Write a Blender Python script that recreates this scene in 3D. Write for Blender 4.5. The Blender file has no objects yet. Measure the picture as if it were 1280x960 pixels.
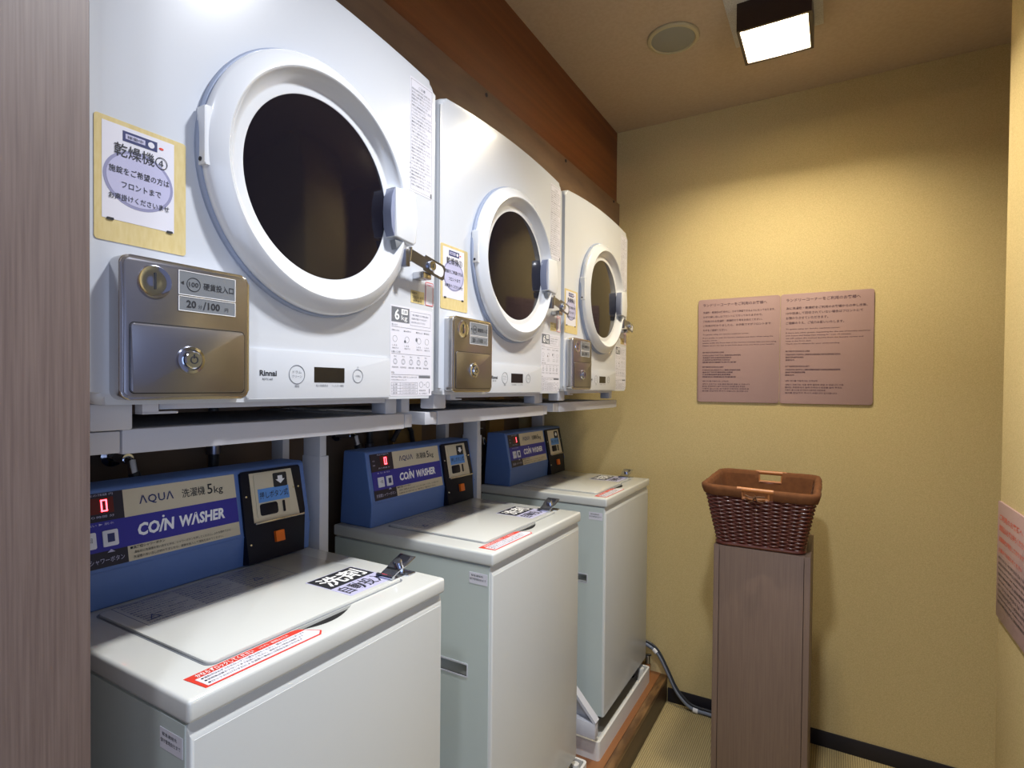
import bpy, bmesh, math, random
from mathutils import Vector, Matrix
random.seed(7)
PI = math.pi
C = bpy.context.scene.collection
V = Vector

# ------------------------------------------------------------------ camera
cd = bpy.data.cameras.new('camera'); cam = bpy.data.objects.new('camera', cd); C.objects.link(cam)
yaw, pit, rol = math.radians(30.065), math.radians(0.8473), math.radians(0.5369)
F = V((-math.sin(yaw), math.cos(yaw), 0)); R = V((math.cos(yaw), math.sin(yaw), 0)); U = V((0, 0, 1))
F2 = F*math.cos(pit) - U*math.sin(pit); U2 = U*math.cos(pit) + F*math.sin(pit)
R3 = R*math.cos(rol) + U2*math.sin(rol); U3 = U2*math.cos(rol) - R*math.sin(rol)
m = Matrix((R3, U3, -F2)).transposed().to_4x4(); m.translation = V((0.7613, -0.9623, 0.0264))
cam.matrix_world = m
cd.sensor_width = 36; cd.lens = 36*690.1/1280; cd.shift_x = -2.0/1280; cd.shift_y = 13.16/1280
cd.clip_start = 0.01
bpy.context.scene.camera = cam
# ------------------------------------------------------------------ world, lights, exposure
w = bpy.data.worlds.new('world'); bpy.context.scene.world = w; w.use_nodes = True
bg = w.node_tree.nodes['Background']; bg.inputs[0].default_value = (0.62, 0.66, 1.0, 1); bg.inputs[1].default_value = 0.22
vs = bpy.context.scene.view_settings
vs.view_transform = 'Standard'; vs.look = 'None'; vs.exposure = 0.08; vs.gamma = 1.0; vs.use_curve_mapping = False

def area(name, loc, rot, sx, sy, power, col, spread=180):
    l = bpy.data.lights.new(name, 'AREA'); l.shape = 'RECTANGLE'; l.size = sx; l.size_y = sy
    l.energy = power; l.color = col; l.spread = math.radians(spread)
    o = bpy.data.objects.new(name, l); C.objects.link(o); o.location = loc; o.rotation_euler = rot
    return o
area('lamp_light', (0.592, 0.923, 1.162), (0, 0, 0), 0.10, 0.10, 16.5, (1.0, 0.89, 0.68))
area('second_lamp_light', (0.592, -0.14, 1.162), (0, 0, 0), 0.10, 0.10, 15.5, (0.93, 0.95, 0.99), 116)
area('third_lamp_light', (0.592, -1.20, 1.162), (0, 0, 0), 0.10, 0.10, 6.5, (0.84, 0.89, 1.0), 116)
area('corridor_light', (2.2, -1.5, -0.1), (math.radians(88), 0, math.radians(68)), 1.2, 1.8, 14.0, (0.58, 0.72, 1.0))

# ------------------------------------------------------------------ materials
def lin(h):
    r = [int(h[i:i+2], 16)/255 for i in (0, 2, 4)]
    return tuple(c/12.92 if c <= 0.04045 else ((c+0.055)/1.055)**2.4 for c in r) + (1,)
MATS = {}
def mat(name, col, rough=0.5, metal=0.0, noise=None, bump=None, emit=0, coat=0, trans=0, ior=1.5, spec=0.5):
    """noise=(scale xyz, second colour, low, high)   bump=(scale xyz, strength, distance)"""
    m = bpy.data.materials.new(name); m.use_nodes = True; nt = m.node_tree; b = nt.nodes['Principled BSDF']
    c = lin(col); b.inputs['Base Color'].default_value = c
    b.inputs['Roughness'].default_value = rough; b.inputs['Metallic'].default_value = metal
    b.inputs['Coat Weight'].default_value = coat; b.inputs['Coat Roughness'].default_value = 0.06
    b.inputs['Transmission Weight'].default_value = trans; b.inputs['IOR'].default_value = ior
    b.inputs['Specular IOR Level'].default_value = spec
    tc = nt.nodes.new('ShaderNodeTexCoord')
    def nz(sc, detail=4):
        mp = nt.nodes.new('ShaderNodeMapping'); mp.inputs['Scale'].default_value = sc
        nt.links.new(tc.outputs['Object'], mp.inputs[0])
        n = nt.nodes.new('ShaderNodeTexNoise'); n.inputs['Scale'].default_value = 1; n.inputs['Detail'].default_value = detail
        nt.links.new(mp.outputs[0], n.inputs['Vector']); return n.outputs['Fac']
    if noise:
        r = nt.nodes.new('ShaderNodeValToRGB'); r.color_ramp.elements[0].color = c; r.color_ramp.elements[1].color = lin(noise[1])
        r.color_ramp.elements[0].position = noise[2]; r.color_ramp.elements[1].position = noise[3]
        nt.links.new(nz(noise[0], 6), r.inputs[0]); nt.links.new(r.outputs[0], b.inputs['Base Color'])
    if bump:
        bp = nt.nodes.new('ShaderNodeBump'); bp.inputs['Strength'].default_value = bump[1]; bp.inputs['Distance'].default_value = bump[2]
        nt.links.new(nz(bump[0]), bp.inputs['Height']); nt.links.new(bp.outputs[0], b.inputs['Normal'])
    if emit:
        b.inputs['Emission Color'].default_value = c; b.inputs['Emission Strength'].default_value = emit
    MATS[name] = m; return m
M = MATS
mat('wallpaper', 'bfab78', 0.85, noise=((260, 260, 420), 'd2bf8c', 0.35, 0.65), bump=((500, 500, 900), 0.35, 0.0012))
mat('ceiling_paint', 'b39f84', 0.9, noise=((90, 90, 90), 'b8a489', 0.4, 0.6), bump=((300, 300, 300), 0.15, 0.0008))
mat('orange_wood', '6a3b1a', 0.5, noise=((7, 1.2, 60), '7d4820', 0.3, 0.7))
mat('brown_board', '6f5845', 0.6, noise=((10, 6, 30), '83694f', 0.3, 0.7))
mat('dark_wall', '64554a', 0.8, noise=((6, 6, 6), '72604f', 0.3, 0.7))
mat('tan_board', '9a7a45', 0.7)
mat('grey_wood', '5e4f4c', 0.5, noise=((420, 420, 9), '746560', 0.25, 0.75), bump=((600, 600, 12), 0.15, 0.0006))
mat('cabinet_wood', '705c52', 0.5, noise=((260, 260, 7), '7e6a5c', 0.25, 0.75), bump=((400, 400, 8), 0.1, 0.0005))
mat('dark_plinth', '1c1a22', 0.6)
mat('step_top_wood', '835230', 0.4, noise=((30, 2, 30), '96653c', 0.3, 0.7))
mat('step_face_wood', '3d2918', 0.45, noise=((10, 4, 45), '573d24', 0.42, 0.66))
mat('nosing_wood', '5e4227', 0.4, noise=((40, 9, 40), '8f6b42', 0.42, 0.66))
mat('dryer_white', 'cfd3d9', 0.28, coat=0.35)
mat('ring_white', 'dcdfe3', 0.22, coat=0.5)
mat('joint_shade_blue', '98a3ba', 0.5)  # bluish shade of the door joint, put into the colour
mat('door_glass', '14121a', 0.08, spec=0.5)
mat('handle_inner', '8c93ab', 0.2, coat=0.3)
mat('steel', 'a4a5b0', 0.30, metal=1, bump=((4, 600, 4), 0.03, 0.0003))
mat('steel_edge', 'c9c9cc', 0.22, metal=1)
mat('chrome', 'd2d8e6', 0.12, metal=1)
mat('dull_chrome', '84889a', 0.28, metal=1)
mat('price_grey', '777b80', 0.45)
mat('ink', '22242a', 0.6)
mat('ink_grey', '6b6e75', 0.6)
mat('ink_blue', '3a4a80', 0.6)
mat('ink_white', 'f2f2f2', 0.6)
mat('navy_ink', '2c3466', 0.6)
mat('lcd_black', '16161a', 0.15)
mat('paper', 'dcdbe4', 0.6)
mat('kraft', 'cdb87c', 0.65, noise=((220, 220, 60), 'd6c48e', 0.3, 0.7))
mat('lilac', 'b9b8d6', 0.6)
mat('lilac_dark', '8f8fb0', 0.6)
mat('ink_red', 'd23a2a', 0.5)
mat('washer_top', 'd2d4d0', 0.22, coat=0.4)
mat('washer_body', 'd2d5d3', 0.35, coat=0.15)
mat('washer_side', 'c4cec9', 0.42)
mat('panel_blue', '5775ae', 0.45)
mat('label_cream', 'cfc3a8', 0.5)
mat('label_navy', '2a2a94', 0.4)
mat('label_black', '1a1a30', 0.35)
mat('black_plastic', '0c0f1e', 0.4, spec=0.25)
mat('sky_label', '5c93d6', 0.5)
mat('orange_button', 'e06a1a', 0.4)
mat('button_white', 'dcdce2', 0.4)
mat('led_red', 'ff4a58', 0.4, emit=7)
mat('led_glow', '5a0a14', 0.3)
mat('rack_white', 'c9cad0', 0.4)
mat('pan_white', 'dcdad4', 0.35)
mat('rubber', '15151a', 0.6)
mat('sign_pink', 'a78a87', 0.5)
mat('sign_ink', '4a3040', 0.6)
mat('sign_pink_red', 'd05a45', 0.6)
mat('wicker', '4c1f18', 0.4, noise=((120, 120, 200), '662e22', 0.3, 0.7), coat=0.15)
mat('basket_cloth', '613818', 0.9, noise=((60, 60, 60), '6e421f', 0.3, 0.7))
mat('handle_wood', 'b0703c', 0.4)
mat('leather', '5a3a22', 0.6)
mat('lamp_brown', '2a1812', 0.35)
mat('lamp_inner', 'f4ecdc', 0.7)
mat('bulb', 'fff2d8', 0.5, emit=14)
mat('lamp_plate', 'a8a294', 0.6, noise=((400, 400, 400), 'c6c2b6', 0.4, 0.6))
mat('speaker_ring', 'b3a681', 0.6)
mat('speaker_mesh', '8c8a7c', 0.8, bump=((900, 900, 900), 0.5, 0.001))
mat('hose_grey', '7c8494', 0.35)
mat('hose_dark', '2c3038', 0.4)
mat('shade_black', '0c0c10', 0.8)
# ribbed carpet: real fine relief left to the material
def carpet():
    m = bpy.data.materials.new('carpet'); m.use_nodes = True; nt = m.node_tree; b = nt.nodes['Principled BSDF']
    b.inputs['Roughness'].default_value = 0.95
    tc = nt.nodes.new('ShaderNodeTexCoord')
    wv = nt.nodes.new('ShaderNodeTexWave'); wv.wave_type = 'BANDS'; wv.bands_direction = 'X'; wv.inputs['Scale'].default_value = 42
    wv.inputs['Distortion'].default_value = 1.2; wv.inputs['Detail'].default_value = 2; wv.inputs['Detail Scale'].default_value = 3
    nt.links.new(tc.outputs['Object'], wv.inputs['Vector'])
    w2 = nt.nodes.new('ShaderNodeTexWave'); w2.wave_type = 'BANDS'; w2.bands_direction = 'Y'; w2.inputs['Scale'].default_value = 55
    w2.inputs['Distortion'].default_value = 2; nt.links.new(tc.outputs['Object'], w2.inputs['Vector'])
    mx = nt.nodes.new('ShaderNodeMath'); mx.operation = 'MULTIPLY_ADD'; mx.inputs[1].default_value = 0.35
    nt.links.new(w2.outputs['Fac'], mx.inputs[0]); nt.links.new(wv.outputs['Fac'], mx.inputs[2])
    r = nt.nodes.new('ShaderNodeValToRGB'); r.color_ramp.elements[0].color = lin('8a7a52'); r.color_ramp.elements[1].color = lin('bba878')
    r.color_ramp.elements[0].position = 0.1; r.color_ramp.elements[1].position = 1.1 if False else 1.0
    nt.links.new(mx.outputs[0], r.inputs[0]); nt.links.new(r.outputs[0], b.inputs['Base Color'])
    bp = nt.nodes.new('ShaderNodeBump'); bp.inputs['Strength'].default_value = 0.5; bp.inputs['Distance'].default_value = 0.003
    nt.links.new(mx.outputs[0], bp.inputs['Height']); nt.links.new(bp.outputs[0], b.inputs['Normal'])
    MATS['carpet'] = m
carpet()

# ------------------------------------------------------------------ builders
class Fr:   # a flat frame: origin, right, up, and outward normal
    def __init__(s, o, r, u): s.o = V(o); s.r = V(r).normalized(); s.u = V(u).normalized(); s.n = s.r.cross(s.u)
    def __call__(s, a, b, d=0): return s.o + s.r*a + s.u*b + s.n*d
def rr(a0, b0, a1, b1, r=0.0, n=5):
    if a0 > a1: a0, a1 = a1, a0
    if b0 > b1: b0, b1 = b1, b0
    if r <= 0: return [(a0, b0), (a1, b0), (a1, b1), (a0, b1)]
    P = []
    for cx, cy, s in ((a1-r, b0+r, -90), (a1-r, b1-r, 0), (a0+r, b1-r, 90), (a0+r, b0+r, 180)):
        for k in range(n+1):
            t = math.radians(s+90*k/n); P.append((cx+r*math.cos(t), cy+r*math.sin(t)))
    return P
def ell(cx, cy, rx, ry=None, n=32):
    ry = ry or rx
    return [(cx+rx*math.cos(2*PI*k/n), cy+ry*math.sin(2*PI*k/n)) for k in range(n)]
class G:
    def __init__(s): s.bm = bmesh.new()
    def box(s, x0, x1, y0, y1, z0, z1, bev=0.0, seg=2):
        vs_ = [s.bm.verts.new(p) for p in ((x0,y0,z0),(x1,y0,z0),(x1,y1,z0),(x0,y1,z0),(x0,y0,z1),(x1,y0,z1),(x1,y1,z1),(x0,y1,z1))]
        fs = [s.bm.faces.new([vs_[i] for i in q]) for q in ((3,2,1,0),(4,5,6,7),(0,1,5,4),(1,2,6,5),(2,3,7,6),(3,0,4,7))]
        if bev:
            es = {e for f in fs for e in f.edges}
            bmesh.ops.bevel(s.bm, geom=list(es), offset=bev, segments=seg, affect='EDGES', profile=0.5)
        return s
    def prism(s, fr, pts, d0, d1, bev=0.0, seg=2):
        A = [s.bm.verts.new(fr(a, b, d0)) for a, b in pts]; B = [s.bm.verts.new(fr(a, b, d1)) for a, b in pts]
        n = len(pts); top = s.bm.faces.new(B); s.bm.faces.new(A[::-1])
        for i in range(n): s.bm.faces.new((A[i], A[(i+1) % n], B[(i+1) % n], B[i]))
        if bev: bmesh.ops.bevel(s.bm, geom=list(top.edges), offset=bev, segments=seg, affect='EDGES', profile=0.5)
        return s
    def ring(s, fr, outer, inner, d0, d1):     # frame shape, same point count
        n = len(outer)
        rows = [[s.bm.verts.new(fr(a, b, d)) for a, b in P] for P, d in ((outer, d0), (outer, d1), (inner, d1), (inner, d0))]
        for k in range(4):
            X, Y = rows[k], rows[(k+1) % 4]
            for i in range(n): s.bm.faces.new((X[i], X[(i+1) % n], Y[(i+1) % n], Y[i]))
        return s
    def lathe(s, fr, cx, cy, prof, seg=64, a0=0, a1=360, closed=False):
        full = abs(a1-a0) >= 360; N = seg if full else seg+1
        rows = []
        for r, d in prof:
            if r < 1e-6: rows.append([s.bm.verts.new(fr(cx, cy, d))]*N); continue
            rows.append([s.bm.verts.new(fr(cx+r*math.cos(math.radians(a0+(a1-a0)*k/seg)), cy+r*math.sin(math.radians(a0+(a1-a0)*k/seg)), d)) for k in range(N)])
        L = list(range(len(rows)-1)) + ([len(rows)-1] if closed else [])
        for k in L:
            X, Y = rows[k], rows[(k+1) % len(rows)]
            for i in range(N if full else N-1):
                j = (i+1) % N
                q = []
                for v in (X[i], X[j], Y[j], Y[i]):
                    if v not in q: q.append(v)
                if len(q) > 2: s.bm.faces.new(q)
        return s
    def tube(s, pts, r, seg=8, cap=True):
        pts = [V(p) for p in pts]; rings = []
        up = V((0, 0, 1)) if abs((pts[1]-pts[0]).normalized().z) < 0.9 else V((1, 0, 0))
        for i, p in enumerate(pts):
            t = (pts[min(i+1, len(pts)-1)]-pts[max(i-1, 0)]).normalized()
            a = t.cross(up).normalized(); b = t.cross(a).normalized(); up = -b if (-b).dot(up) > 0 else b
            rad = r[i] if isinstance(r, (list, tuple)) else r
            rings.append([s.bm.verts.new(p+a*rad*math.cos(2*PI*k/seg)+b*rad*math.sin(2*PI*k/seg)) for k in range(seg)])
        for X, Y in zip(rings, rings[1:]):
            for i in range(seg): s.bm.faces.new((X[i], X[(i+1) % seg], Y[(i+1) % seg], Y[i]))
        if cap: s.bm.faces.new(rings[0][::-1]); s.bm.faces.new(rings[-1])
        return s
    def grid(s, fn, nu, nv):
        g = [[s.bm.verts.new(fn(i/nu, j/nv)) for j in range(nv+1)] for i in range(nu+1)]
        for i in range(nu):
            for j in range(nv): s.bm.faces.new((g[i][j], g[i+1][j], g[i+1][j+1], g[i][j+1]))
        return s
    def text(s, fr, body, a, b, h=None, w=None, d=0.0006, bold=0.0, shear=0.0, align='l', spacing=1.0):
        """put a string with its lower left corner (or centre, align='c') at a, b; h = height of its box, w = width"""
        P, Fs, bb = glyphs(body, bold, shear, spacing)
        W = bb[1]-bb[0]; H = bb[3]-bb[2]
        sx = sy = None
        if h: sy = h/H
        if w: sx = w/W
        sx = sx or sy; sy = sy or sx
        if align == 'c': a -= W*sx/2; b -= H*sy/2
        if align == 'r': a -= W*sx
        vs_ = [s.bm.verts.new(fr(a+(x-bb[0])*sx, b+(y-bb[2])*sy, d)) for x, y in P]
        for f in Fs:
            try: s.bm.faces.new([vs_[i] for i in f])
            except ValueError: pass
        return s
    def mesh(s, name, m, ang=35, fix=True):
        if fix: bmesh.ops.recalc_face_normals(s.bm, faces=s.bm.faces[:])
        me = bpy.data.meshes.new(name); s.bm.to_mesh(me); s.bm.free()
        for p in me.polygons: p.use_smooth = True
        me.set_sharp_from_angle(angle=math.radians(ang)); me.materials.append(M[m]); return me
    def build(s, name, m, parent=None, label=None, ang=35, fix=True):
        o = bpy.data.objects.new(name, s.mesh(name, m, ang, fix)); C.objects.link(o)
        if parent is not None: o.parent = parent
        if label: o['label'] = label
        return o
GC = {}
def glyphs(body, bold, shear, spacing):
    k = (body, bold, shear, spacing)
    if k not in GC:
        c = bpy.data.curves.new('t', 'FONT'); c.body = body; c.offset = bold; c.shear = shear; c.space_character = spacing; c.resolution_u = 2
        o = bpy.data.objects.new('t', c); C.objects.link(o)
        me = bpy.data.meshes.new_from_object(o.evaluated_get(bpy.context.evaluated_depsgraph_get()))
        P = [(v.co.x, v.co.y) for v in me.vertices]; Fs = [tuple(p.vertices) for p in me.polygons]
        bb = (min(p[0] for p in P), max(p[0] for p in P), min(p[1] for p in P), max(p[1] for p in P))
        bpy.data.objects.remove(o); bpy.data.curves.remove(c); bpy.data.meshes.remove(me)
        GC[k] = (P, Fs, bb)
    return GC[k]
def thing(name, label, cat, loc=(0, 0, 0), group=None, rotz=0, scale=1):
    o = bpy.data.objects.new(name, None); C.objects.link(o); o.empty_display_size = 0.05
    o.location = loc; o.rotation_euler = (0, 0, rotz); o.scale = (scale,)*3
    tag(o, label, cat, group); return o
def tag(o, label, cat, group=None):
    o['label'] = label; o['category'] = cat
    if group: o['group'] = group
    return o
def struct(o): o['kind'] = 'structure'; return o
def cut(o, g):                                   # boolean difference, applied
    me = g.mesh('cutter', 'ink'); c = bpy.data.objects.new('cutter', me); C.objects.link(c)
    par = o.parent; o.parent = None
    md = o.modifiers.new('b', 'BOOLEAN'); md.object = c; md.operation = 'DIFFERENCE'; md.solver = 'EXACT'
    bpy.context.view_layer.update()
    nm = bpy.data.meshes.new_from_object(o.evaluated_get(bpy.context.evaluated_depsgraph_get()))
    o.modifiers.clear(); o.data = nm; bpy.data.objects.remove(c); o.parent = par
    nm.materials.clear(); nm.materials.append(me.materials[0])
    nm.set_sharp_from_angle(angle=math.radians(35))
    return o
def kids(o): return [c for c in bpy.data.objects if c.parent is o]
def copy_tree(o, parent=None):
    c = o.copy(); C.objects.link(c); c.parent = parent
    for ch in kids(o): copy_tree(ch, c)
    return c

YB, ZC, ZF = 1.48, 1.192, -1.356          # far wall, ceiling, floor
BW = Fr((0, YB, 0), (1, 0, 0), (0, 0, 1))      # far wall, reads left to right along +X, faces -Y
# ------------------------------------------------------------------ setting
struct(G().box(-0.75, 2.6, -3.0, YB+0.1, ZF-0.08, ZF).build('floor', 'carpet'))
struct(G().box(-0.75, 2.6, -3.0, YB+0.1, ZC, ZC+0.08).build('ceiling', 'ceiling_paint'))
struct(G().box(-0.75, 2.6, YB, YB+0.1, ZF, ZC).build('wall_back', 'wallpaper'))
struct(G().box(-0.75, -0.62, -0.78, YB, ZF, ZC).build('wall_left', 'dark_wall'))
struct(G().box(1.14, 2.6, 0.45, 0.90, ZF, ZC, 0.002).build('wall_right', 'wallpaper'))
struct(G().box(2.5, 2.6, 0.90, YB, ZF, ZC).build('wall_recess', 'wallpaper'))
struct(G().box(-0.62, 0.115, -1.9, -0.695, ZF, ZC, 0.0015).build('wall_partition', 'grey_wood'))
struct(G().box(-0.62, -0.115, -0.695, YB, 0.865, ZC).build('trim_1', 'orange_wood'))            # wooden bulkhead over the dryers
brd = G().box(-0.62, -0.100, -0.695, YB, 0.735, 0.865, 0.001).build('trim_2', 'brown_board'); struct(brd)
FX = Fr((-0.100, 0, 0), (0, 1, 0), (0, 0, 1))
for y, z in ((0.356, 0.849), (0.89, 0.854), (-0.18, 0.85), (1.40, 0.855)):
    G().lathe(FX, y, z, [(0.0, 0.0035), (0.003, 0.0035), (0.0055, 0.002), (0.006, 0.0)], 16).build('screw', 'ink', brd, 'dark screw head')
bb = struct(G().box(0.1495, 2.5, YB-0.006, YB, ZF, -1.296, 0.001).build('baseboard_back', 'dark_plinth'))
struct(G().box(1.134, 1.14, 0.45, 0.905, ZF, -1.296).build('baseboard_right', 'dark_plinth'))
# wooden step under the washers
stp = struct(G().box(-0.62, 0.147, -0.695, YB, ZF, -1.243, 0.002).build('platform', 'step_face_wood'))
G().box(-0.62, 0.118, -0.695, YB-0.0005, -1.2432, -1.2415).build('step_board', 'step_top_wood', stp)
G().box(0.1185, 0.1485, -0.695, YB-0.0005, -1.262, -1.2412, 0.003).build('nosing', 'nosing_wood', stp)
# tan duct board seen between the pipes behind the machines
for y0, y1 in ((0.53, 0.69), (1.17, 1.30)):
    struct(G().box(-0.62, -0.60, y0, y1, -1.2, 0.72).build('trim_3', 'tan_board'))

# ------------------------------------------------------------------ coin dryer (local: front face x=0, right edge y=0, bottom z=0)
DW = 0.648
def make_dryer():
    t = thing('coin_dryer', '', 'dryer')
    X0 = Fr((0, 0, 0), (0, 1, 0), (0, 0, 1))
    # cabinet outline with softly arched top
    P = []
    zt = 0.682; r = 0.022; rb = 0.016
    for cx, cz, s0, rad in ((-r, zt-r, 0, r), (-DW+r, zt-r, 90, r), (-DW+rb, rb, 180, rb), (-rb, rb, 270, rb)):
        if s0 == 90:
            for k in range(1, 14):
                y = -r-(DW-2*r)*k/14; P.append((y, zt+0.016*(1-((y+DW/2)/(DW/2-r))**2)))
        for k in range(7):
            a = math.radians(s0+90*k/6); P.append((cx+rad*math.cos(a), cz+rad*math.sin(a)))
    G().prism(X0, P, -0.50, 0.0, 0.011, 4).build('body', 'dryer_white', t)
    # door, its ring, and a blue grey band painting the joint's shade
    cy, cz = -0.313, 0.355
    G().lathe(X0, cy, cz, [(0.200, -0.001), (0.2125, -0.001), (0.213, 0.006), (0.211, 0.009), (0.200, 0.009)], 96).build('door_joint_shade', 'joint_shade_blue', t, 'blue grey band painting the shade in the joint round the door')
    G().lathe(X0, cy, cz, [(0.205, 0.003), (0.2085, 0.007), (0.2095, 0.013), (0.2085, 0.018), (0.205, 0.0215), (0.186, 0.0325), (0.183, 0.0335), (0.1805, 0.0325), (0.179, 0.030), (0.1635, 0.0125), (0.160, 0.0115), (0.1505, 0.0125), (0.148, 0.0118), (0.1470, 0.006)], 128).build('door_ring', 'ring_white', t, ang=40)
    G().lathe(X0, cy, cz, [(0.1475, 0.006), (0.1475, 0.0112), (0.146, 0.0115), (0, 0.0118)], 96).build('door_glass', 'door_glass', t, 'dark tinted round door glass', ang=60)
    # pull handle at the right of the ring
    h = G().prism(X0, [(cy+0.150, cz-0.044), (cy+0.203, cz-0.050), (cy+0.2105, cz-0.043), (cy+0.2125, cz), (cy+0.2105, cz+0.050), (cy+0.203, cz+0.057), (cy+0.150, cz+0.050)], 0.006, 0.0365, 0.004, 3).build('door_handle', 'ring_white', t)
    G().prism(X0, [(cy+0.1495, cz-0.042), (cy+0.1515, cz-0.042), (cy+0.1515, cz+0.048), (cy+0.1495, cz+0.048), (cy+0.1425, cz+0.030), (cy+0.1405, cz+0.003), (cy+0.1425, cz-0.026)], 0.012, 0.0330, 0.001).build('handle_grip', 'handle_inner', h, 'blue grey inside face of the handle')
    G().prism(X0, [(cy+0.152, cz-0.049), (cy+0.176, cz-0.049), (cy+0.157, cz-0.066)], 0.02, 0.0325, 0.001).build('grip_notch', 'price_grey', h)
    # hinge block at the left of the ring
    h = G().prism(X0, rr(cy-0.2105, cz-0.030, cy-0.198, cz+0.050, 0.002), 0.004, 0.0215, 0.002).build('door_hinge', 'ring_white', t)
    G().lathe(Fr((0, cy-0.2106, 0), (1, 0, 0), (0, 0, 1)), 0.012, cz-0.022, [(0, 0.0012), (0.003, 0.001), (0.003, -0.001)], 12).build('hinge_screw', 'ink', h)
    # coin box
    a0, a1, b0, b1 = -0.628, -0.459, 0.006, 0.183
    cb = G().prism(X0, rr(a0, b0, a1, b1, 0.012), 0.0, 0.024, 0.0025, 3).build('coin_box', 'steel_edge', t)
    G().prism(X0, rr(a0+0.004, b0+0.004, a1-0.004, b1-0.004, 0.009), 0.0235, 0.0252, 0.0006).build('steel_face', 'steel', cb, 'brushed stainless face plate')
    G().ring(X0, rr(a0+0.010, b0+0.008, a1-0.008, 0.102, 0.006), rr(a0+0.0112, b0+0.0092, a1-0.0092, 0.1008, 0.005), 0.0245, 0.0254).build('drawer_gap', 'ink', cb, 'dark joint line round the coin drawer')
    G().prism(X0, rr(a0+0.0115, b0+0.0095, a1-0.0095, 0.1005, 0.005), 0.0245, 0.0268, 0.0008).build('coin_drawer', 'steel', cb, 'brushed stainless coin drawer door')
    G().lathe(X0, -0.545, 0.058, [(0.0185, 0.0265), (0.0175, 0.030), (0.0135, 0.031), (0.0125, 0.0285), (0.0115, 0.0285), (0.0115, 0.034), (0.010, 0.0355), (0, 0.0355)], 40).build('drawer_lock', 'chrome', cb, 'chrome tubular key lock')
    g = G().lathe(X0, -0.545, 0.058, [(0.0052, 0.0357), (0.0052, 0.0360), (0.0038, 0.0360), (0.0038, 0.0357)], 24, 110, 430, closed=True)
    g.prism(X0, rr(-0.5458, 0.060, -0.5442, 0.0655), 0.0356, 0.0361); g.build('keyway', 'ink', cb)
    G().lathe(X0, -0.5885, 0.154, [(0.0205, 0.0252), (0.0195, 0.0268), (0.0175, 0.0262), (0.013, 0.0256), (0.006, 0.0264), (0, 0.0268)], 40).build('coin_slot', 'chrome', cb, 'chrome dished coin slot')
    G().prism(X0, rr(-0.5895, 0.1445, -0.5875, 0.1655, 0.0008), 0.0262, 0.0276).build('slot_opening', 'ink', cb)
    for q in (rr(-0.5600, 0.1430, -0.4815, 0.1745), rr(-0.5600, 0.1220, -0.4815, 0.1415)):
        (x0, y0), _, (x1, y1), _ = q
        G().prism(X0, q, 0.0252, 0.0258).build('price_plate', 'price_grey', cb, 'grey price plate')
        G().ring(X0, rr(x0, y0, x1, y1), rr(x0+0.0008, y0+0.0008, x1-0.0008, y1-0.0008), 0.0254, 0.0262).build('plate_rim', 'ink_white', cb)
    g = G().text(X0, '◀', -0.5575, 0.1560, h=0.005, d=0.0262).text(X0, '硬貨投入口', -0.5275, 0.1530, w=0.043, h=0.0095, d=0.0262, bold=0.01)
    g.text(X0, '100', -0.5405, 0.1580, h=0.0062, w=0.0125, d=0.0262, align='c', bold=0.01)
    g.ring(X0, ell(-0.5405, 0.158, 0.0092), ell(-0.5405, 0.158, 0.0084), 0.0259, 0.0262)
    g.text(X0, '20', -0.5500, 0.1270, h=0.0098, d=0.0262, bold=0.025).text(X0, '分', -0.5345, 0.1272, h=0.0052, d=0.0262).text(X0, '/', -0.5280, 0.1262, h=0.011, d=0.0262, bold=0.01)
    g.text(X0, '100', -0.5215, 0.1270, h=0.0098, d=0.0262, bold=0.025).text(X0, '円', -0.4975, 0.1272, h=0.0052, d=0.0262)
    g.build('price_lettering', 'ink', cb)
    # control panel, raised strip at the foot
    cp = G().prism(X0, rr(-0.449, 0.004, -0.140, 0.081, 0.004), -0.001, 0.0035, 0.002).build('control_panel', 'dryer_white', t)
    D = 0.0039
    G().prism(X0, rr(-0.325, 0.031, -0.2585, 0.057), D-0.0004, D).build('display', 'lcd_black', cp, 'black display window')
    for c, rad in ((-0.3595, 0.0155), (-0.2265, 0.0125)): G().ring(X0, ell(c, 0.0435, rad), ell(c, 0.0435, rad-0.0008), D-0.0004, D+0.0002).build('button_ring', 'ink_grey', cp)
    G().text(X0, 'ドラム', -0.3595, 0.0475, w=0.017, h=0.0045, d=D, align='c').text(X0, 'クリーン', -0.3595, 0.0405, w=0.019, h=0.0045, d=D, align='c').text(X0, '運転', -0.3595, 0.0245, w=0.009, h=0.0045, d=D, align='c').build('button_lettering', 'ink_grey', cp)
    G().text(X0, '一時停止', -0.2265, 0.0435, w=0.014, h=0.004, d=D, align='c').text(X0, '切', -0.2265, 0.0595, h=0.003, d=D, align='c').build('button_lettering', 'ink_grey', cp)
    G().text(X0, '残り時間表示', -0.3215, 0.0235, w=0.026, h=0.004, d=D).text(X0, 'フィルター掃除', -0.2875, 0.0235, w=0.027, h=0.004, d=D).build('display_caption', 'ink_grey', cp)
    G().text(X0, 'Rinnai', -0.4275, 0.0400, w=0.030, h=0.0088, d=D, bold=0.03).text(X0, 'RDTC-60S', -0.4225, 0.0335, w=0.018, h=0.0032, d=D).build('maker_lettering', 'ink', cp)
    # information label, lower right
    il = G().prism(X0, rr(-0.137, 0.006, -0.007, 0.188, 0.001), 0.0, 0.0004).build('capacity_label', 'paper', t, 'white printed label with a 6 kg mark')
    D = 0.0006
    G().prism(X0, rr(-0.1345, 0.155, -0.081, 0.185), 0.0003, D).build('grey_patch', 'ink_grey', il)
    g = G().text(X0, '6', -0.1255, 0.159, h=0.022, w=0.014, d=D+0.0002, bold=0.02).text(X0, 'kg', -0.1055, 0.1570, h=0.0125, w=0.018, d=D+0.0002)
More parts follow.
